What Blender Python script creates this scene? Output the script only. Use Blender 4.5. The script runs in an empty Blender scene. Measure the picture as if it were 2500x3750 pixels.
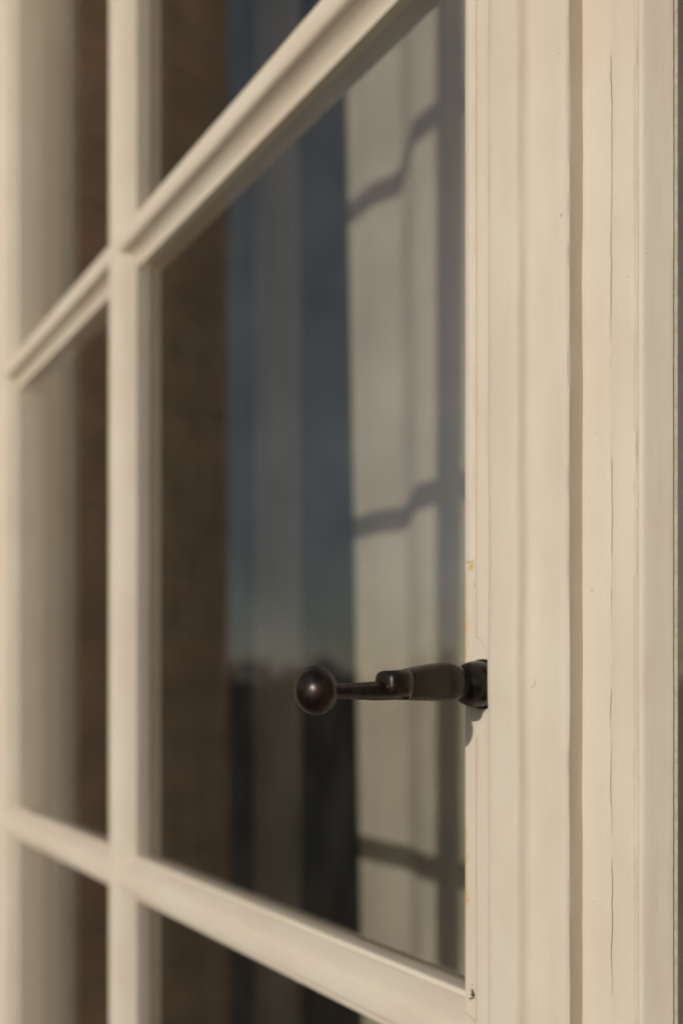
import bpy, bmesh, math, random
from mathutils import Vector, noise

R = math.radians
scn = bpy.context.scene
COL = scn.collection
random.seed(7)

# ------------------------------------------------------------------ camera
PHI = math.atan(2250 / 2650)                     # angle between the view axis and the wall
cam_d = bpy.data.cameras.new('camera')
cam_d.sensor_fit = 'VERTICAL'; cam_d.sensor_height = 36; cam_d.sensor_width = 24
cam_d.lens = 36 * 2650 / 3750
cam_d.shift_y = 650 / 3750
cam_d.clip_start = 0.01; cam_d.clip_end = 500
cam_d.dof.use_dof = True
cam_d.dof.focus_distance = 0.226
cam_d.dof.aperture_fstop = 4.9
cam = bpy.data.objects.new('camera', cam_d); COL.objects.link(cam)
ZC = 1.15
cam.location = (0.17087, -0.21994, ZC)
cam.rotation_euler = (R(90), 0, R(90) - PHI)
scn.camera = cam

# ------------------------------------------------------------------ sky, sun, exposure
SUN_AZ, SUN_EL = R(8.6), R(10.8)                  # azimuth from the wall's normal, towards +X
SUN = Vector((math.sin(SUN_AZ) * math.cos(SUN_EL), -math.cos(SUN_AZ) * math.cos(SUN_EL), math.sin(SUN_EL)))
world = bpy.data.worlds.new('World'); scn.world = world; world.use_nodes = True
wn = world.node_tree.nodes; wl = world.node_tree.links; wn.clear()
sky = wn.new('ShaderNodeTexSky'); sky.sky_type = 'NISHITA'; sky.sun_disc = False
sky.sun_elevation = SUN_EL; sky.sun_rotation = math.pi - SUN_AZ
sky.air_density = 1.0; sky.dust_density = 0.7; sky.ozone_density = 1.0
bg = wn.new('ShaderNodeBackground'); bg.inputs['Strength'].default_value = 0.085
wo = wn.new('ShaderNodeOutputWorld')
# thin, even veil of cloud over the whole sky: paler and greyer, in soft patches
tc = wn.new('ShaderNodeTexCoord')
cn = wn.new('ShaderNodeTexNoise'); cn.inputs['Scale'].default_value = 2.6; cn.inputs['Detail'].default_value = 6; cn.inputs['Roughness'].default_value = 0.55
wl.new(tc.outputs['Generated'], cn.inputs['Vector'])
cr = wn.new('ShaderNodeMapRange'); cr.inputs[1].default_value = 0.40; cr.inputs[2].default_value = 0.64; cr.inputs[3].default_value = 0.22; cr.inputs[4].default_value = 1.0
wl.new(cn.outputs[0], cr.inputs[0])
hs_ = wn.new('ShaderNodeHueSaturation'); hs_.inputs['Saturation'].default_value = 0.36; hs_.inputs['Value'].default_value = 2.3
wl.new(sky.outputs[0], hs_.inputs['Color'])
mxw = wn.new('ShaderNodeMix'); mxw.data_type = 'RGBA'
wl.new(cr.outputs[0], mxw.inputs[0]); wl.new(sky.outputs[0], mxw.inputs[6]); wl.new(hs_.outputs[0], mxw.inputs[7])
wl.new(mxw.outputs[2], bg.inputs['Color']); wl.new(bg.outputs[0], wo.inputs['Surface'])
sd = bpy.data.lights.new('sun', 'SUN'); sd.energy = 4.0; sd.angle = R(0.53); sd.color = (1.0, 0.93, 0.82)
so = bpy.data.objects.new('sun', sd); COL.objects.link(so)
so.rotation_euler = SUN.to_track_quat('Z', 'Y').to_euler(); so.location = (2, -4, 5)
vs = scn.view_settings
vs.view_transform = 'Standard'; vs.look = 'None'; vs.gamma = 1; vs.exposure = -0.97; vs.use_curve_mapping = False

# ------------------------------------------------------------------ material helpers
class NT:
    """tiny node-building helper"""
    def __init__(s, name):
        s.m = bpy.data.materials.new(name); s.m.use_nodes = True
        s.t = s.m.node_tree; s.t.nodes.clear()
        s.out = s.t.nodes.new('ShaderNodeOutputMaterial')
        s._co = None
    def n(s, typ, **kw):
        nd = s.t.nodes.new(typ)
        for k, v in kw.items(): setattr(nd, k, v)
        return nd
    def put(s, sock, v):
        if isinstance(v, bpy.types.NodeSocket): s.t.links.new(v, sock)
        elif isinstance(v, (tuple, list)): sock.default_value = tuple(v) + ((1,) if sock.type == 'RGBA' and len(v) == 3 else ())
        else: sock.default_value = v
    def math(s, op, a, b=0.0, c=0.0, clamp=False):
        nd = s.n('ShaderNodeMath', operation=op, use_clamp=clamp)
        s.put(nd.inputs[0], a); s.put(nd.inputs[1], b); s.put(nd.inputs[2], c)
        return nd.outputs[0]
    def coord(s):
        if s._co is None: s._co = s.n('ShaderNodeTexCoord').outputs['Object']
        return s._co
    def xyz(s):
        nd = s.n('ShaderNodeSeparateXYZ'); s.put(nd.inputs[0], s.coord()); return nd.outputs
    def scaled(s, sc, loc=(0, 0, 0)):
        nd = s.n('ShaderNodeMapping'); s.put(nd.inputs[0], s.coord()); nd.inputs['Scale'].default_value = sc; nd.inputs['Location'].default_value = loc
        return nd.outputs[0]
    def noise(s, vec, scale=1.0, detail=4.0, rough=0.55, dist=0.0):
        nd = s.n('ShaderNodeTexNoise'); s.put(nd.inputs['Vector'], vec)
        nd.inputs['Scale'].default_value = scale; nd.inputs['Detail'].default_value = detail
        nd.inputs['Roughness'].default_value = rough; nd.inputs['Distortion'].default_value = dist
        return nd.outputs[0]
    def ramp(s, v, lo, hi, a=0.0, b=1.0):
        nd = s.n('ShaderNodeMapRange', clamp=True, interpolation_type='SMOOTHSTEP')
        s.put(nd.inputs[0], v); nd.inputs[1].default_value = lo; nd.inputs[2].default_value = hi
        nd.inputs[3].default_value = a; nd.inputs[4].default_value = b
        return nd.outputs[0]
    def mix(s, fac, a, b):
        nd = s.n('ShaderNodeMix', data_type='RGBA')
        s.put(nd.inputs[0], fac); s.put(nd.inputs[6], a); s.put(nd.inputs[7], b)
        return nd.outputs[2]
    def bump(s, h, strength=0.3, dist=0.001, prev=None):
        nd = s.n('ShaderNodeBump'); s.put(nd.inputs['Height'], h)
        nd.inputs['Strength'].default_value = strength; nd.inputs['Distance'].default_value = dist
        if prev is not None: s.put(nd.inputs['Normal'], prev)
        return nd.outputs[0]
    def principled(s, **kw):
        nd = s.n('ShaderNodeBsdfPrincipled')
        for k, v in kw.items(): s.put(nd.inputs[k.replace('_', ' ')], v)
        s.t.links.new(nd.outputs[0], s.out.inputs['Surface'])
        return nd
    def box(s, v, lo, hi, soft):
        """soft window: 1 between lo and hi"""
        return s.math('MULTIPLY', s.ramp(v, lo - soft, lo + soft), s.ramp(v, hi - soft, hi + soft, 1.0, 0.0))

PAINT = (0.77, 0.695, 0.58)

def paint_material(name, along='Z', marks=None, tint=1.0):
    k = NT(name)
    sc = {'Z': (1, 1, 0.03), 'X': (0.03, 1, 1)}[along]
    strokes = k.noise(k.scaled(sc), 900, 3, 0.6)
    lumps = k.noise(k.scaled({'Z': (1, 1, 0.12), 'X': (0.12, 1, 1)}[along], (3.1, 0.4, 1.7)), 130, 3, 0.5)
    fine = k.noise(k.coord(), 2600, 2, 0.6)
    big = k.noise(k.scaled({'Z': (1, 1, 0.35), 'X': (0.35, 1, 1)}[along], (0.7, 2.4, 5.2)), 42, 4, 0.6)
    base = tuple(c * tint for c in PAINT)
    colr = k.mix(k.ramp(big, 0.35, 0.68), base, tuple(c * q for c, q in zip(base, (0.95, 0.91, 0.90))))
    colr = k.mix(k.ramp(strokes, 0.48, 0.8, 0, 0.5), colr, tuple(c * q for c, q in zip(base, (0.93, 0.92, 0.88))))
    specks = k.noise(k.coord(), 620, 1, 0.4)
    colr = k.mix(k.ramp(specks, 0.80, 0.83, 0, 0.55), colr, (0.30, 0.24, 0.16))
    h = k.math('ADD', k.math('MULTIPLY', strokes, 0.16), k.math('ADD', k.math('MULTIPLY', lumps, 0.9), k.math('MULTIPLY', fine, 0.03)))
    if marks: colr, h = marks(k, colr, h)
    nrm = k.bump(h, 0.55, 0.0006)
    rough = k.ramp(strokes, 0.2, 0.9, 0.50, 0.62)
    k.principled(Base_Color=colr, Roughness=rough, Normal=nrm, Specular_IOR_Level=0.18)
    return k.m

def stile_marks(k, colr, h):
    """rust stains, a torn chip and hairlines on the flat strip of the meeting stile (world metres)"""
    x, y, z = k.xyz()
    nz = k.noise(k.scaled((1, 1, 0.35)), 900, 4, 0.65)
    nw = k.noise(k.scaled((1, 1, 0.6), (4, 1, 2)), 260, 3, 0.6)
    edge = k.ramp(k.math('ADD', x, k.math('MULTIPLY', nw, -0.0035)), -0.0014, 0.0010, 1, 0)
    runs = k.box(z, ZC + 0.0105, ZC + 0.0275, 0.003)
    runs = k.math('MAXIMUM', runs, k.math('MULTIPLY', k.box(z, ZC - 0.083, ZC - 0.050, 0.004), 0.6))
    st = k.math('MULTIPLY', edge, runs)
    # rust right under the torn paint layer
    dz = k.math('SUBTRACT', ZC + 0.0455, z)
    top = k.math('MULTIPLY', k.box(dz, 0.0, 0.0025, 0.0008), k.box(x, 0.0005, 0.0042, 0.0012))
    side = k.math('MULTIPLY', k.box(dz, 0.0, 0.022, 0.003), k.ramp(x, 0.0006, 0.0016, 0.55, 0))
    st = k.math('MAXIMUM', st, k.math('MAXIMUM', top, side))
    st = k.math('MULTIPLY', st, k.ramp(nz, 0.30, 0.62), clamp=True)
    colr = k.mix(k.math('MULTIPLY', st, 0.92), colr, (0.74, 0.43, 0.07))
    dark = k.math('MULTIPLY', st, k.ramp(nz, 0.60, 0.70))
    colr = k.mix(dark, colr, (0.25, 0.08, 0.02))
    # torn chip near the foot of the picture
    ax = k.math('DIVIDE', k.math('SUBTRACT', x, 0.0034), 0.0015)
    az = k.math('DIVIDE', k.math('SUBTRACT', z, ZC - 0.1090), 0.0026)
    r = k.math('SQRT', k.math('ADD', k.math('MULTIPLY', ax, ax), k.math('MULTIPLY', az, az)))
    r = k.math('ADD', r, k.math('MULTIPLY', k.math('SUBTRACT', k.noise(k.coord(), 700, 3, 0.6), 0.5), 3.4))
    chip = k.ramp(r, 0.62, 0.74, 1, 0)
    colr = k.mix(chip, colr, (0.07, 0.045, 0.02))
    h = k.math('SUBTRACT', h, k.math('MULTIPLY', chip, 1.6))
    # sliver where the bead has opened
    bx_ = k.math('DIVIDE', k.math('ADD', k.math('SUBTRACT', x, 0.0048), k.math('MULTIPLY', k.math('SUBTRACT', z, ZC + 0.0365), 0.10)), 0.00033)
    bz_ = k.math('DIVIDE', k.math('SUBTRACT', z, ZC + 0.0365), 0.0022)
    sl = k.ramp(k.math('ADD', k.math('MULTIPLY', bx_, bx_), k.math('MULTIPLY', bz_, bz_)), 0.6, 1.1, 1, 0)
    colr = k.mix(sl, colr, (0.035, 0.025, 0.015))
    # slanting hairline under the chip
    ln = k.math('ADD', k.math('SUBTRACT', z, ZC - 0.1165), k.math('MULTIPLY', x, 0.42))
    ln = k.math('ADD', ln, k.math('MULTIPLY', k.math('SUBTRACT', k.noise(k.coord(), 900, 2, 0.5), 0.5), 0.0012))
    ln = k.ramp(k.math('ABSOLUTE', ln), 0.00006, 0.00022, 1, 0)
    colr = k.mix(k.math('MULTIPLY', ln, 0.75), colr, (0.16, 0.11, 0.06))
    return colr, h

def cover_marks(k, colr, h):
    x, y, z = k.xyz()
    # one small rust fleck high on the cover strip
    d = k.n('ShaderNodeVectorMath', operation='DISTANCE'); k.put(d.inputs[0], k.coord()); d.inputs[1].default_value = (0.0365, -0.0204, ZC + 0.2075)
    r = k.math('ADD', d.outputs['Value'], k.math('MULTIPLY', k.math('SUBTRACT', k.noise(k.coord(), 1500, 2, 0.5), 0.5), 0.0016))
    colr = k.mix(k.ramp(r, 0.0005, 0.0011, 0.8, 0), colr, (0.50, 0.27, 0.07))
    return colr, h

M = {}
M['paint'] = paint_material('cream_paint')
M['paint_h'] = paint_material('cream_paint_rail', 'X')
M['stile'] = paint_material('cream_paint_stained', 'Z', stile_marks)
M['cover'] = paint_material('cream_paint_cover', 'Z', cover_marks)

def glass_material(name, dust=0.0):
    k = NT(name)
    geo = k.n('ShaderNodeNewGeometry')
    wav = k.noise(k.scaled((1, 1, 0.5)), 9, 2, 0.5)
    nrm = k.bump(wav, 0.25, 0.0006)
    dot = k.n('ShaderNodeVectorMath', operation='DOT_PRODUCT')
    k.put(dot.inputs[0], nrm); k.put(dot.inputs[1], geo.outputs['Incoming'])
    c = k.math('ABSOLUTE', dot.outputs['Value'])
    p = k.math('POWER', k.math('SUBTRACT', 1.0, c, clamp=True), 5.0)
    F = k.math('ADD', 0.115, k.math('MULTIPLY', p, 0.85), clamp=True)      # a double-glazed unit: two panes' worth of reflection
    tr = k.n('ShaderNodeBsdfTransparent'); tr.inputs[0].default_value = (0.965, 0.96, 0.945, 1)
    gl = k.n('ShaderNodeBsdfGlossy'); gl.inputs['Roughness'].default_value = 0.015; gl.inputs[0].default_value = (1, 1, 1, 1)
    k.put(gl.inputs['Normal'], nrm)
    mx = k.n('ShaderNodeMixShader'); k.put(mx.inputs[0], F)
    k.t.links.new(tr.outputs[0], mx.inputs[1]); k.t.links.new(gl.outputs[0], mx.inputs[2])
    last = mx.outputs[0]
    # a film of dust with specks
    df = k.n('ShaderNodeBsdfDiffuse'); df.inputs[0].default_value = (0.62, 0.60, 0.54, 1)
    cl = k.noise(k.scaled((1, 1, 0.4)), 60, 5, 0.6)
    sp = k.noise(k.coord(), 950, 2, 0.5)
    fac = k.math('ADD', k.ramp(cl, 0.3, 0.8, dust * 0.35, dust), k.ramp(sp, 0.80, 0.84, 0, 0.22))
    m2 = k.n('ShaderNodeMixShader'); k.put(m2.inputs[0], fac)
    k.t.links.new(last, m2.inputs[1]); k.t.links.new(df.outputs[0], m2.inputs[2])
    k.t.links.new(m2.outputs[0], k.out.inputs['Surface'])
    return k.m
M['glass'] = glass_material('window_glass', 0.02)
M['glass_dusty'] = glass_material('window_glass_dusty', 0.10)

def bronze_material(name, dark=1.0):
    k = NT(name)
    a = k.noise(k.coord(), 260, 5, 0.6)
    b = k.noise(k.coord(), 1400, 4, 0.6)
    c = k.noise(k.scaled((1, 1, 1), (1, 2, 3)), 90, 3, 0.5)
    colr = k.mix(k.ramp(a, 0.35, 0.7), (0.018 * dark, 0.015 * dark, 0.011 * dark), (0.034 * dark, 0.028 * dark, 0.020 * dark))
    colr = k.mix(k.ramp(c, 0.57, 0.70, 0, 0.6), colr, (0.042, 0.019, 0.012))
    colr = k.mix(k.ramp(b, 0.66, 0.78, 0, 0.5), colr, (0.075, 0.058, 0.034))
    rough = k.ramp(a, 0.3, 0.75, 0.24, 0.42)
    h = k.math('ADD', k.math('MULTIPLY', b, 0.35), k.math('MULTIPLY', k.noise(k.coord(), 3800, 2, 0.5), 0.25))
    k.principled(Base_Color=colr, Metallic=0.55, Roughness=rough, Normal=k.bump(h, 0.35, 0.00035), Specular_IOR_Level=0.5)
    return k.m
M['bronze'] = bronze_material('dark_bronze')
def brass_material():
    k = NT('worn_brass')
    a = k.noise(k.coord(), 700, 3, 0.6)
    k.principled(Base_Color=k.mix(k.ramp(a, 0.4, 0.65), (0.10, 0.065, 0.025), (0.40, 0.27, 0.11)), Metallic=0.8, Roughness=0.38)
    return k.m
M['brass'] = brass_material()

def cloth_material():
    k = NT('white_curtain_cloth')
    x = k.noise(k.scaled((1, 1, 0.05)), 700, 2, 0.5)
    z = k.noise(k.scaled((0.05, 1, 1)), 700, 2, 0.5)
    w = k.math('ADD', x, z)
    colr = k.mix(k.ramp(k.noise(k.coord(), 6, 3, 0.5), 0.3, 0.7), (0.56, 0.52, 0.44), (0.45, 0.415, 0.345))
    k.principled(Base_Color=colr, Roughness=0.9, Normal=k.bump(w, 0.2, 0.0006), Specular_IOR_Level=0.1)
    return k.m
M['cloth'] = cloth_material()

def brick_material():
    k = NT('brown_brickwork')
    sp = k.xyz()
    cv = k.n('ShaderNodeCombineXYZ')
    k.put(cv.inputs[0], k.math('ADD', sp[0], sp[1])); k.put(cv.inputs[1], sp[2])
    br = k.n('ShaderNodeTexBrick')
    k.put(br.inputs['Vector'], cv.outputs[0])
    br.inputs['Color1'].default_value = (0.52, 0.31, 0.175, 1); br.inputs['Color2'].default_value = (0.42, 0.25, 0.14, 1)
    br.inputs['Mortar'].default_value = (0.44, 0.32, 0.20, 1)
    br.inputs['Scale'].default_value = 1.0; br.inputs['Brick Width'].default_value = 0.22; br.inputs['Row Height'].default_value = 0.072
    br.inputs['Mortar Size'].default_value = 0.005; br.inputs['Mortar Smooth'].default_value = 0.3
    n1 = k.noise(k.coord(), 18, 5, 0.65)
    colr = k.mix(k.ramp(n1, 0.32, 0.66, 0.3, 0.95), br.outputs['Color'], (0.29, 0.19, 0.105))
    h = k.math('SUBTRACT', k.math('MULTIPLY', k.noise(k.coord(), 120, 4, 0.6), 0.4), br.outputs['Fac'])
    k.principled(Base_Color=colr, Roughness=0.9, Normal=k.bump(h, 0.8, 0.006))
    return k.m
M['brick'] = brick_material()

def plain(name, a, b, scale=8, rough=0.8, bump=0.3, dist=0.01):
    k = NT(name)
    n1 = k.noise(k.coord(), scale, 5, 0.6)
    k.principled(Base_Color=k.mix(k.ramp(n1, 0.3, 0.7), a, b), Roughness=rough, Normal=k.bump(k.noise(k.coord(), scale * 6, 4, 0.6), bump, dist))
    return k.m
M['grass'] = plain('mown_grass', (0.035, 0.045, 0.016), (0.065, 0.065, 0.025), 3, 0.9, 0.8, 0.05)
M['leaf'] = plain('dark_leaf', (0.020, 0.028, 0.012), (0.045, 0.050, 0.020), 9, 0.7)
M['bark'] = plain('bark', (0.06, 0.045, 0.03), (0.10, 0.075, 0.05), 20, 0.9)
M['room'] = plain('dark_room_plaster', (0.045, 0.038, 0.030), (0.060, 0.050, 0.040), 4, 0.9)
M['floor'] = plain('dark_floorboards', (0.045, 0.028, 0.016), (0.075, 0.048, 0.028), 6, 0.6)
M['putty'] = plain('old_putty', (0.50, 0.42, 0.29), (0.62, 0.54, 0.40), 500, 0.7, 0.5, 0.0005)

# ------------------------------------------------------------------ object helpers
def link(o, parent=None):
    COL.objects.link(o)
    if parent is not None: o.parent = parent
    return o
def tag(o, label=None, cat=None, group=None, kind=None):
    for kk, v in (('label', label), ('category', cat), ('group', group), ('kind', kind)):
        if v: o[kk] = v
    return o
def mesh(name, verts, faces, mat, parent=None, smooth=40, origin=None):
    me = bpy.data.meshes.new(name)
    me.from_pydata(verts, [], faces); me.update()
    bm = bmesh.new(); bm.from_mesh(me); bmesh.ops.recalc_face_normals(bm, faces=bm.faces); bm.to_mesh(me); bm.free()
    if smooth:
        for p in me.polygons: p.use_smooth = True
        me.set_sharp_from_angle(angle=R(smooth))
    me.materials.append(mat)
    return link(bpy.data.objects.new(name, me), parent)
def empty(name, label, cat, group=None):
    o = bpy.data.objects.new(name, None); o.empty_display_size = 0.05
    return tag(link(o), label, cat, group, 'thing')
def round_profile(pts, rad, seg=3):
    """closed profile; round listed corners: pts = [(x,y,r or 0)]"""
    out = []; n = len(pts)
    for i, (x, y, r) in enumerate(pts):
        if r <= 0: out.append((x, y)); continue
        p0 = Vector(pts[i - 1][:2]); p = Vector((x, y)); p1 = Vector(pts[(i + 1) % n][:2])
        a = (p0 - p); b = (p1 - p)
        ra = min(r, a.length * .45); rb = min(r, b.length * .45)
        A = p + a.normalized() * ra; B = p + b.normalized() * rb
        for s in range(seg + 1):
            t = s / seg
            q = A * (1 - t) ** 2 + p * 2 * t * (1 - t) + B * t * t
            out.append((q.x, q.y))
    return out
def stations(lo, hi, flo, fhi, fine, coarse):
    zs = [lo]; z = lo
    while z < hi - 1e-6:
        z += fine if flo <= z < fhi else coarse
        if zs[-1] < flo < z: z = flo
        zs.append(min(z, hi))
    return zs
def loft_z(name, prof, zs, mat, parent, wob=0.0, fn=None, smooth=40, seed=0.0):
    """prof in mm (X,Y), closed; swept along Z; wob = hand-painted wander of each line in mm"""
    V = []; F = []; n = len(prof)
    for z in zs:
        for i, (x, y) in enumerate(prof):
            dx = dy = 0
            if wob and y < -1:
                dx = wob * noise.noise((i * 0.37 + seed, z * 28, 3.3)) + wob * .5 * noise.noise((i * 0.6 + seed, z * 110, 1.3))
                dy = wob * .6 * noise.noise((i * 0.45 + seed, z * 34, 7.7))
            if fn:
                q = fn(i, x, y, z); dx += q[0]; dy += q[1]
            V.append(((x + dx) / 1000, (y + dy) / 1000, z))
    for a in range(len(zs) - 1):
        for i in range(n):
            j = (i + 1) % n
            F.append((a * n + i, a * n + j, (a + 1) * n + j, (a + 1) * n + i))
    F.append(tuple(range(n))); F.append(tuple(range((len(zs) - 1) * n, len(zs) * n)))
    return mesh(name, V, F, mat, parent, smooth)
def loft_x(name, prof, xs, zc, mat, parent, wob=0.0, smooth=40, seed=0.0):
    """prof in mm (dZ,Y), closed; swept along X (xs in mm)"""
    V = []; F = []; n = len(prof)
    for x in xs:
        for i, (w, y) in enumerate(prof):
            dw = dy = 0
            if wob and y < -1:
                dw = wob * noise.noise((i * 0.37 + seed, x * .03, 3.3)) + wob * .6 * noise.noise((i * 0.6 + seed, x * .16, 1.3))
                dy = wob * .6 * noise.noise((i * 0.45 + seed, x * .03, 7.7))
            V.append((x / 1000, (y + dy) / 1000, zc + (w + dw) / 1000))
    for a in range(len(xs) - 1):
        for i in range(n):
            j = (i + 1) % n
            F.append((a * n + i, a * n + j, (a + 1) * n + j, (a + 1) * n + i))
    F.append(tuple(range(n))); F.append(tuple(range((len(xs) - 1) * n, len(xs) * n)))
    return mesh(name, V, F, mat, parent, smooth)
def box(name, x0, x1, y0, y1, z0, z1, mat, parent=None, bev=0.0):
    bm = bmesh.new()
    bmesh.ops.create_cube(bm, size=1)
    for v in bm.verts: v.co = ((x0 + x1) / 2 + v.co.x * (x1 - x0), (y0 + y1) / 2 + v.co.y * (y1 - y0), (z0 + z1) / 2 + v.co.z * (z1 - z0))
    if bev: bmesh.ops.bevel(bm, geom=bm.edges[:], offset=bev, segments=2, affect='EDGES')
    me = bpy.data.meshes.new(name); bm.to_mesh(me); bm.free(); me.materials.append(mat)
    return link(bpy.data.objects.new(name, me), parent)

# ------------------------------------------------------------------ setting outside and inside
def sheet(name, x0, x1, y0, y1, z, mat):
    o = mesh(name, [(x0, y0, z), (x1, y0, z), (x1, y1, z), (x0, y1, z)], [(0, 1, 2, 3)], mat, smooth=0)
    return tag(o, kind='structure')
sheet('ground', -120, 120, -150, -0.29, -0.12, M['grass'])
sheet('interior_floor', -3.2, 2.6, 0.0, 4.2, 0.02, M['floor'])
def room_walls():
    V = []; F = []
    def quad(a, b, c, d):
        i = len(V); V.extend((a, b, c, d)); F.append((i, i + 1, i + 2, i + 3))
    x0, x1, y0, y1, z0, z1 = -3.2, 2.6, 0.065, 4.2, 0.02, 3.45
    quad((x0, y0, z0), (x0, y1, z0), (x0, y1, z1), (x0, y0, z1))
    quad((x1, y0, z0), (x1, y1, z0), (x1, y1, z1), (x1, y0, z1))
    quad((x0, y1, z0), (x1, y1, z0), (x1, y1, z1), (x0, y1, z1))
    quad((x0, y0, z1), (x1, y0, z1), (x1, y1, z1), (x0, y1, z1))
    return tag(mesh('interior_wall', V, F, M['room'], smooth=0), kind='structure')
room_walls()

WX0, WX1, WZ1 = -0.680, 0.755, 3.33              # masonry opening
wall = empty('brick_wall', 'brown brick wall whose window reveal shows as a dark reflection in the panes', 'wall')
box('pier', -3.3, WX0, -0.298, 0.062, -0.15, 3.6, M['brick'], wall)
box('pier', WX1, 3.0, -0.298, 0.062, -0.15, 3.6, M['brick'], wall)
box('lintel', WX0, WX1, -0.298, 0.062, WZ1, 3.6, M['brick'], wall)
box('threshold', WX0, WX1, -0.298, 0.062, -0.15, 0.045, M['brick'], wall)

frame = empty('window_frame', 'cream outer frame, seen only as pale bands reflected at the far left', 'window frame')
jprof = round_profile([(-679.5, -78, 2), (-650, -78, 4), (-650, -40, 2), (-634, -40, 3), (-634, 60, 0), (-679.5, 60, 0)], 2)
loft_z('jamb', jprof, [0.046, 3.329], M['paint'], frame)
loft_z('jamb', [(75 - x, y) for x, y in jprof][::-1], [0.046, 3.329], M['paint'], frame)
box('head', -0.6335, 0.7085, -0.09, 0.058, 3.252, 3.3285, M['paint_h'], frame, 0.002)
box('sill', -0.6335, 0.7085, -0.12, 0.058, 0.047, 0.098, M['paint_h'], frame, 0.002)

# ------------------------------------------------------------------ casement leaves
PITCH = 0.442
ROWS = [ZC - 0.1315 + PITCH * i for i in range(-1, 5)]     # glazing bar heights
Z0, Z1 = 0.10, 3.25
def bar_profile(upright=False, front=-12.6, back=20.0):
    """closed (w, Y) section in mm: a rounded nose, hollowed sides and a flat fillet against the glass"""
    top = [(0.0, front), (3.4, front + .06), (5.6, front + .45), (7.1, front + 1.3), (8.8, front + 2.9), (10.6, front + 4.9), (12.2, front + 6.9),
           (13.3, front + 8.5), (13.45, front + 9.1), (14.8, front + 9.3), (15.3, front + 9.7), (15.3, 0), (15.3, 5), (11, 8), (11, back - 3), (6, back)]
    low = [(0.0, front), (3.0, front + .06), (4.7, front + .45), (5.9, front + 1.2), (6.5, front + 2.3), (6.9, front + 4.1), (7.7, front + 6.4), (9.2, front + 8.7), (12.0, front + 10.8),
           (13.2, front + 11.2), (14.8, front + 11.3), (15.3, front + 11.7), (15.3, 0), (15.3, 5), (11, 8), (11, back - 3), (6, back)]
    if upright: low = top
    return top + [(-a, b) for a, b in low[:0:-1]]

def leaf_bars(root, xa, xb, xm, glass_y, glassmat, fine, seed):
    """horizontal and vertical glazing bars, rails and panes between x = xa and xb (mm)"""
    zs = stations(Z0 + 0.02, Z1 - 0.02, 0.6, 1.9, 0.006, 0.2) if fine else [Z0 + .02, Z1 - .02]
    dy = glass_y
    prof = [(xm + w * 1.16, y + dy - (0.35 if y < -1 else 0.35 if y < 10 else -0.35)) for w, y in bar_profile(True)]
    loft_z('glazing_bar', prof, zs, M['paint'], root, 0.12 if fine else 0, seed=seed)
    xs = [xa - 12]
    while xs[-1] < xb + 12: xs.append(min(xs[-1] + (5 if fine else 400), xb + 12))
    for i, zc in enumerate(ROWS):
        loft_x('glazing_bar', [(w, y + dy) for w, y in bar_profile()], xs, zc, M['paint_h'], root, 0.16 if fine else 0, seed=seed + 3 * i)
    rail = [(-45, -11.8), (32, -11.8), (36, -9.6), (40, -3.4), (42, -2.5), (42, 0), (42, 20), (-45, 20)]
    loft_x('rail', [(w, y + dy + .3) for w, y in rail], [xa - 30, xb + 30], Z0 + 0.047, M['paint_h'], root)
    loft_x('rail', [(-w, y + dy + .3) for w, y in rail][::-1], [xa - 30, xb + 30], Z1 - 0.047, M['paint_h'], root)
    levels = [Z0 + 0.085] + ROWS + [Z1 - 0.085]
    first = {}
    for i in range(len(levels) - 1):
        for (a, b) in ((xa - 4, xm - 9), (xm + 9, xb + 4)):
            box('pane', a / 1000, b / 1000, dy / 1000, dy / 1000 + 0.004, levels[i] + .009, levels[i + 1] - .009, glassmat, root)

left = empty('casement_window', 'cream casement leaf with glazing bars running out of focus and a bronze handle', 'window', 'casement leaves')
leaf_bars(left, -573, -6, -322.4, 0.0, M['glass'], True, 2.0)
# hinge stile at the far left
hs = [(-632, -11.8), (-583, -11.8), (-581, -11.4), (-579.6, -10.4), (-577.6, -6.6), (-575.8, -3.6), (-575.4, -2.7), (-573.4, -2.4), (-573, 0), (-573, 20.4), (-632, 20.4)]
loft_z('hinge_stile', hs, stations(Z0, Z1, 0.6, 1.9, 0.02, 0.3), M['paint'], left, 0.12, seed=9)
# meeting stile: the flat strip that carries the handle
ms = round_profile([(-6, 0, 0), (-6, -4.5, 0), (-3.6, -5.4, 0), (-1.7, -11, 0), (0, -16.3, 0.5), (16.2, -16.3, 0), (16.2, 20.4, 0), (-6, 20.4, 0)], 1)
loft_z('meeting_stile', ms, stations(Z0, Z1, 1.0, 1.42, 0.0015, 0.2), M['stile'], left, 0.10, seed=4)

# older paint layer on the strip, torn off above the handle
def paint_layer():
    V = []; F = []; nz = 150; nx = 6
    zb = ZC + 0.0462
    for a in range(nz + 1):
        for i in range(nx + 1):
            x = 0.75 + (4.7 - 0.75) * i / nx
            t = a / nz
            z = zb + 0.0016 * noise.noise((i * 1.7, 4.4, 0)) + 0.0008 * (i == nx) + 0.24 * t * t
            y = -16.70 - 0.18 * noise.noise((i * 0.9, z * 90, 2.1)) - (0.25 if i in (2, 3) else 0)
            if i in (0, nx): y = -16.25
            if a == 0: y = -16.25
            V.append((x / 1000, y / 1000, z))
    for a in range(nz):
        for i in range(nx):
            q = a * (nx + 1) + i
            F.append((q, q + 1, q + nx + 2, q + nx + 1))
    return mesh('paint_layer', V, F, M['paint'], left, 35)
paint_layer()

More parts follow.
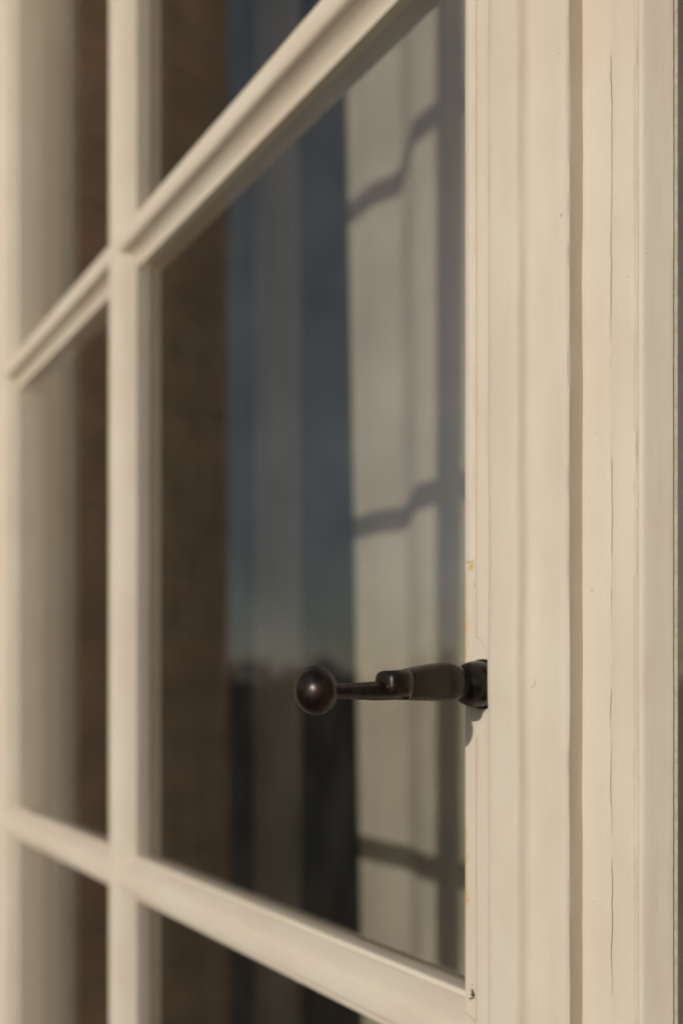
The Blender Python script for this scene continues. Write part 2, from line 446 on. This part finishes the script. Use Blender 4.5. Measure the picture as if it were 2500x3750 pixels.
# thin bead beside the cover strip, cut away in an ogee round the handle's collar
def bead(sign, z_near, z_far):
    """z at the bead's edge (x = 7 mm) and at the cover strip (x = 20 mm), in mm from the handle"""
    cols = [0, .015, .045, .075, .11, .18, .3, .42, .55, .7, .85, 1.0]
    def og(t): return t * t * (3 - 2 * t)
    V = []; F = []
    zs = [0, .4, 1.0, 2, 4, 8, 14, 24, 40, 60, 90, 130, 180, 260, 800, 2090] if sign > 0 else [0, .4, 1, 2, 4, 8, 14, 24, 40, 60, 90, 130, 180, 260, 1040]
    for dz in zs:
        for j, t in enumerate(cols):
            x = 5.6 + 10.4 * t
            tt = min(1, t / .62)
            ze = z_near + (z_far - z_near) * (0.18 * tt + 0.82 * tt ** 2.2)
            z = ZC + (ze + sign * dz) / 1000
            y = -17.65 - 0.10 * math.sin(t * 3.1)
            x += 0.10 * noise.noise((z * 45, j * .3, 5.5))
            if j == 3: y += 0.75
            if dz == 0 or j == 0: y = -16.2
            if dz == .4 and j: y += .25
            V.append((x / 1000, y / 1000, z))
    n = len(cols)
    for a in range(len(zs) - 1):
        for j in range(n - 1):
            F.append((a * n + j, a * n + j + 1, (a + 1) * n + j + 1, (a + 1) * n + j))
    return mesh('bead', V, F, M['paint'], left, 30)
bead(1, 18.2, 9.6)
bead(-1, -16.2, -10.6)

# moulded cover strip over the joint of the two leaves
cv = [(15.5, -15.8), (15.5, -22.2), (15.75, -23.0), (16.5, -23.6), (18.3, -23.9), (21.5, -24.0), (25, -23.95), (27.2, -23.8), (28.1, -23.4), (28.7, -22.5),
      (29.3, -21.5), (30.2, -20.75), (31.6, -20.2), (33.8, -19.75), (36.5, -19.6), (40.5, -19.85), (42.6, -19.9), (43.6, -19.6), (44.25, -18.9), (44.2, -18.0), (43.3, -9.6), (43.3, -7), (15.5, -7)]
loft_z('cover_strip', cv, stations(Z0 + .01, Z1 - .01, 1.0, 1.42, 0.0015, 0.2), M['cover'], left, 0.34, seed=6)

def nail_head(x, y, dz, r, h):
    V = [(x / 1000, (y - h) / 1000, ZC + dz)]; F = []
    for k, (rr, hh) in enumerate(((.45, .85), (.8, .4), (1, -.3))):
        for i in range(12):
            a = i * math.pi / 6
            V.append(((x + r * rr * math.cos(a)) / 1000, (y - h * hh) / 1000, ZC + dz + r * rr * math.sin(a) / 1000))
    for i in range(12):
        j = (i + 1) % 12
        F.append((0, 1 + i, 1 + j)); F.append((1 + i, 13 + i, 13 + j, 1 + j)); F.append((13 + i, 25 + i, 25 + j, 13 + j))
    return mesh('nail_head', V, F, M['paint'], left, 180)
nail_head(30.9, -20.45, 0.0022, 1.7, 0.14)

# right-hand leaf
right = empty('casement_window', 'cream casement leaf at the right edge, long cracks in its painted stile', 'window', 'casement leaves')
leaf_bars(right, 69.3, 641, 389, -0.8, M['glass_dusty'], False, 5.0)
rs = [(43.0, -9.8), (44.2, -10.1), (46.5, -10.3), (50, -10.35), (52.8, -10.4), (53.2, -10.2), (53.42, -9.5), (53.64, -10.15), (54.1, -10.35), (57, -10.35), (59.4, -10.25),
      (60.5, -10.15), (61.1, -9.7), (61.45, -8.9), (61.8, -9.65), (62.3, -10.05), (63.1, -9.95), (63.6, -9.6), (64.1, -9.0), (65.3, -7.2), (66.6, -5.3), (67.9, -3.5), (68.7, -2.5), (68.95, -2.1),
      (68.85, -1.85), (66.9, -1.6), (66.9, 18), (43.0, 18)]
def crack(i, x, y, z):
    dx = dy = 0
    if 4 <= i <= 8:
        dx = 0.70 * noise.noise((z * 18, 1.1, 8)) + 0.40 * noise.noise((z * 95, 4.1, 2)) + 0.12 * noise.noise((z * 330, 2, 2))
        if i == 6:
            s = noise.noise((z * 42, 9.2, 1))
            dy = -0.8 + max(0, min(1, .55 + 1.6 * s + .5 * noise.noise((z * 260, 1.2, 4)))) * 1.15
    if 12 <= i <= 14:
        dx = 0.22 * noise.noise((z * 20, 3.1, 8)) + 0.22 * noise.noise((z * 130, 7.1, 2))
        if i == 13: dy = -0.1 + 0.7 * max(-.6, noise.noise((z * 60, 2.2, 6)))
    if 22 <= i <= 25:
        dx = 0.10 * noise.noise((z * 60, 5.1, 3)) + 0.07 * noise.noise((z * 260, 5.1, 3))
    return dx, dy
loft_z('meeting_stile', rs, stations(Z0, Z1, 1.0, 1.42, 0.0012, 0.2), M['paint'], right, 0.08, crack, 32, seed=12)
loft_z('putty', [(68.75, -1.15), (69.3, -1.3), (69.75, -1.15), (69.85, -0.82), (68.75, -0.82)], stations(Z0 + .1, Z1 - .1, 1.0, 1.42, 0.002, 0.2), M['putty'], right, 0.08, seed=3)
hs2 = [(706, -17.1), (652, -17.1), (650, -16.6), (646, -9.7), (643.4, -5.6), (641.5, -5.3), (641, -0.8), (641, 18), (706, 18)]
loft_z('hinge_stile', hs2, [Z0, Z1], M['paint'], right)
def hole_dot():
    o = nail_head(50.6, -10.3, -0.0803, 0.40, 0.10); o.parent = right
hole_dot()

# ------------------------------------------------------------------ handle
HX, HZ = 8.0, 1.9                                 # axis of the spindle (mm; z from eye height)
def lathe_y(name, prof, cx, cz, mat, parent, seg=48, sx=1.0, sz=1.0):
    """prof = [(radius, y)] in mm"""
    V = []; F = []
    for r, y in prof:
        for i in range(seg):
            a = 2 * math.pi * i / seg
            V.append(((cx + sx * r * math.cos(a)) / 1000, y / 1000, ZC + (cz + sz * r * math.sin(a)) / 1000))
    n = seg
    for a in range(len(prof) - 1):
        for i in range(n):
            j = (i + 1) % n
            F.append((a * n + i, a * n + j, (a + 1) * n + j, (a + 1) * n + i))
    F.append(tuple(range(n))); F.append(tuple(range((len(prof) - 1) * n, len(prof) * n)))
    return mesh(name, V, F, mat, parent, 50)
def super_loft(name, secs, mat, parent, seg=40, smooth=50):
    """secs = [(y, cx, cz, hx, hz, power)]: superellipse sections along Y, in mm"""
    V = []; F = []
    for y, cx, cz, hx, hz, p in secs:
        for i in range(seg):
            a = 2 * math.pi * i / seg
            c, s = math.cos(a), math.sin(a)
            V.append(((cx + hx * math.copysign(abs(c) ** (2 / p), c)) / 1000, y / 1000, ZC + (cz + hz * math.copysign(abs(s) ** (2 / p), s)) / 1000))
    n = seg
    for a in range(len(secs) - 1):
        for i in range(n):
            j = (i + 1) % n
            F.append((a * n + i, a * n + j, (a + 1) * n + j, (a + 1) * n + i))
    F.append(tuple(range(n))); F.append(tuple(range((len(secs) - 1) * n, len(secs) * n)))
    return mesh(name, V, F, mat, parent, smooth)

# the body of the handle: tapering boss with a flat near face
handle = super_loft('handle', [
    (-28.4, HX, 2.2, 3.2, 3.9, 2.2), (-29.0, HX, 2.25, 3.9, 4.7, 2.2), (-30.2, HX, 2.3, 4.6, 5.6, 2.3), (-31.8, HX, 2.4, 5.2, 6.2, 2.5),
    (-33.4, HX, 2.45, 5.6, 6.5, 2.8), (-35.2, HX, 2.5, 5.7, 6.55, 3.4), (-37.2, HX, 2.5, 5.5, 6.45, 4.6), (-38.6, HX, 2.5, 5.1, 6.4, 5.4), (-40.5, HX, 2.45, 4.95, 6.3, 5.6), (-45, HX, 2.2, 4.9, 5.9, 5.4),
    (-51, HX, 1.8, 4.8, 5.35, 5), (-55, HX, 1.5, 4.75, 4.85, 4.6), (-57.2, HX, 1.42, 4.7, 4.65, 4), (-58.6, HX, 1.4, 4.2, 4.3, 3.2), (-59.2, HX, 1.4, 3, 3.6, 2.4)], M['bronze'], left)
handle['label'] = 'dark bronze lever handle with a ball end and rubbed edges'
lathe_y('collar', [(0.1, -15.6), (8.9, -15.6), (8.9, -16.9), (8.6, -17.3), (8.05, -17.5), (8.1, -18.6), (8.15, -19.9), (8.0, -21.6), (7.6, -23.3), (6.9, -25.0), (5.9, -26.5), (4.9, -27.5), (4.2, -28.2), (3.9, -29.2), (0.1, -29.4)],
        HX, HZ, M['bronze'], handle)
# knuckle standing proud towards the near side
KX = HX + 1.6
super_loft('knuckle', [(-57.2, KX, 1.8, 3.9, 3.5, 3.2), (-57.4, KX, 1.8, 4.5, 3.95, 3.8), (-57.9, KX, 1.8, 4.9, 4.15, 4.4), (-60.4, KX, 1.8, 5.0, 4.2, 4.8), (-63.0, KX, 1.8, 4.95, 4.15, 4.6), (-64.6, KX, 1.8, 4.7, 4.0, 4.0),
            (-65.6, KX, 1.8, 4.2, 3.7, 3.4), (-66.2, KX, 1.8, 3.2, 3.0, 2.8), (-66.4, KX, 1.8, 1.4, 1.5, 2.2)], M['bronze'], handle)
super_loft('ring', [(-56.5, HX, 1.48, 4.7, 4.5, 4), (-56.7, HX, 1.48, 4.98, 4.84, 4), (-57.3, HX, 1.48, 4.98, 4.84, 4), (-57.5, HX, 1.48, 4.7, 4.5, 4)], M['brass'], handle)
super_loft('lever_arm', [(-55, HX, -0.3, 3.2, 2.95, 2.4), (-60, HX, -0.35, 3.2, 2.95, 2.4), (-65, HX, -0.4, 3.2, 3.0, 2.3), (-69, HX, -0.45, 3.05, 2.95, 2.2), (-74, HX, -0.5, 2.7, 2.65, 2.1),
            (-79, HX, -0.5, 2.4, 2.35, 2), (-84, HX, -0.5, 2.3, 2.3, 2), (-88, HX, -0.45, 2.4, 2.4, 2), (-90, HX, -0.4, 2.3, 2.3, 2)], M['bronze'], handle)
kp = []
for i in range(25):
    t = math.pi * (i + .5) / 25
    kp.append((7.1 * math.sin(t), -91.3 + 5.6 * math.cos(t)))
lathe_y('knob', kp, HX, -0.3, M['bronze'], handle, 56)

# ------------------------------------------------------------------ curtains inside
def curtain(name, label, xa, xb, yf, lean, seed):
    nx, nz = int((xb - xa) / 0.006), 110
    V = []; F = []
    for a in range(nz + 1):
        z = 0.05 + (3.40 - 0.05) * a / nz
        for i in range(nx + 1):
            x = xa + (xb - xa) * i / nx
            xx = x + lean(z, (x - xa) / (xb - xa))
            y = yf(x) + 0.004 * noise.noise((x * 9 + seed, z * 1.3, 2))
            V.append((xx, y, z))
    for a in range(nz):
        for i in range(nx):
            q = a * (nx + 1) + i
            F.append((q, q + 1, q + nx + 2, q + nx + 1))
    o = mesh(name, V, F, M['cloth'], None, 0)
    for p in o.data.polygons: p.use_smooth = True
    md = o.modifiers.new('cloth_thickness', 'SOLIDIFY'); md.thickness = 0.0015
    return tag(o, label, 'curtain')
def sst(e0, e1, v):
    t = max(0, min(1, (v - e0) / (e1 - e0))); return t * t * (3 - 2 * t)
def fold_a(x):
    y = 0.446 - 0.046 * sst(-0.502, -0.428, x) + 0.012 * sst(-0.56, -0.49, x)
    y += 0.0025 * math.sin(x * 41 + .6) + 0.001 * math.sin(x * 110 + 1)
    if x > -0.38: y += 0.026 * math.sin((x + 0.38) * 30)
    return y
def lean_a(z, t):
    return 0.014 * (ZC + 0.25 - z) / 0.6 * (1 - t) ** 3 * (1 if z < 2.4 else .4)
curtain('curtain', 'white curtain behind the glass, sunlit and barred with shadows', -0.588, 0.35, fold_a, lean_a, 1.0)
curtain('curtain', 'dim grey curtain hanging unlit deeper left behind the glass', -0.825, -0.688, lambda x: 0.442 + 0.015 * math.sin(x * 84), lambda z, t: 0.0, 5.0)

# ------------------------------------------------------------------ garden seen only as a reflection
def foliage(name, parent, spots, n, size, mat, seed):
    rnd = random.Random(seed); V = []; F = []
    for _ in range(n):
        cx, cy, cz, rx, ry, rz = rnd.choice(spots)
        while True:
            u = Vector((rnd.uniform(-1, 1), rnd.uniform(-1, 1), rnd.uniform(-1, 1)))
            if 0.2 < u.length < 1: break
        u = u * (0.75 + .25 * rnd.random())
        c = Vector((cx + u.x * rx, cy + u.y * ry, max(-0.1, cz + u.z * rz)))
        d = Vector((rnd.gauss(0, 1), rnd.gauss(0, 1), rnd.gauss(0, 1))).normalized()
        e = d.cross(Vector((rnd.gauss(0, 1), rnd.gauss(0, 1), rnd.gauss(0, 1)))).normalized()
        s = size * rnd.uniform(.6, 1.3); i = len(V)
        V.extend((c - d * s, c + e * s * .5, c + d * s, c - e * s * .5)); F.append((i, i + 1, i + 2, i + 3))
    o = mesh(name, V, F, mat, parent, 0)
    return o
hedge = empty('hedge', 'dark garden hedge reflected low in the panes under the sky', 'hedge')
sp = []
rnd = random.Random(3)
for i in range(75):
    x = -34 + i * 0.52
    y = -7.2 + rnd.uniform(-.35, .35)
    h = 1.78 + 0.24 * math.sin(x * 1.05) + 0.14 * math.sin(x * 2.7 + 1) + rnd.uniform(-.16, .22)
    sp.append((x, y, h * .5 - .06, rnd.uniform(.35, .65), .5, h * .5))
foliage('foliage', hedge, sp, 32000, 0.075, M['leaf'], 5)
hv = box('hedge_core', -30, 5.5, -7.45, -6.95, -0.12, 1.25, M['leaf'], hedge)
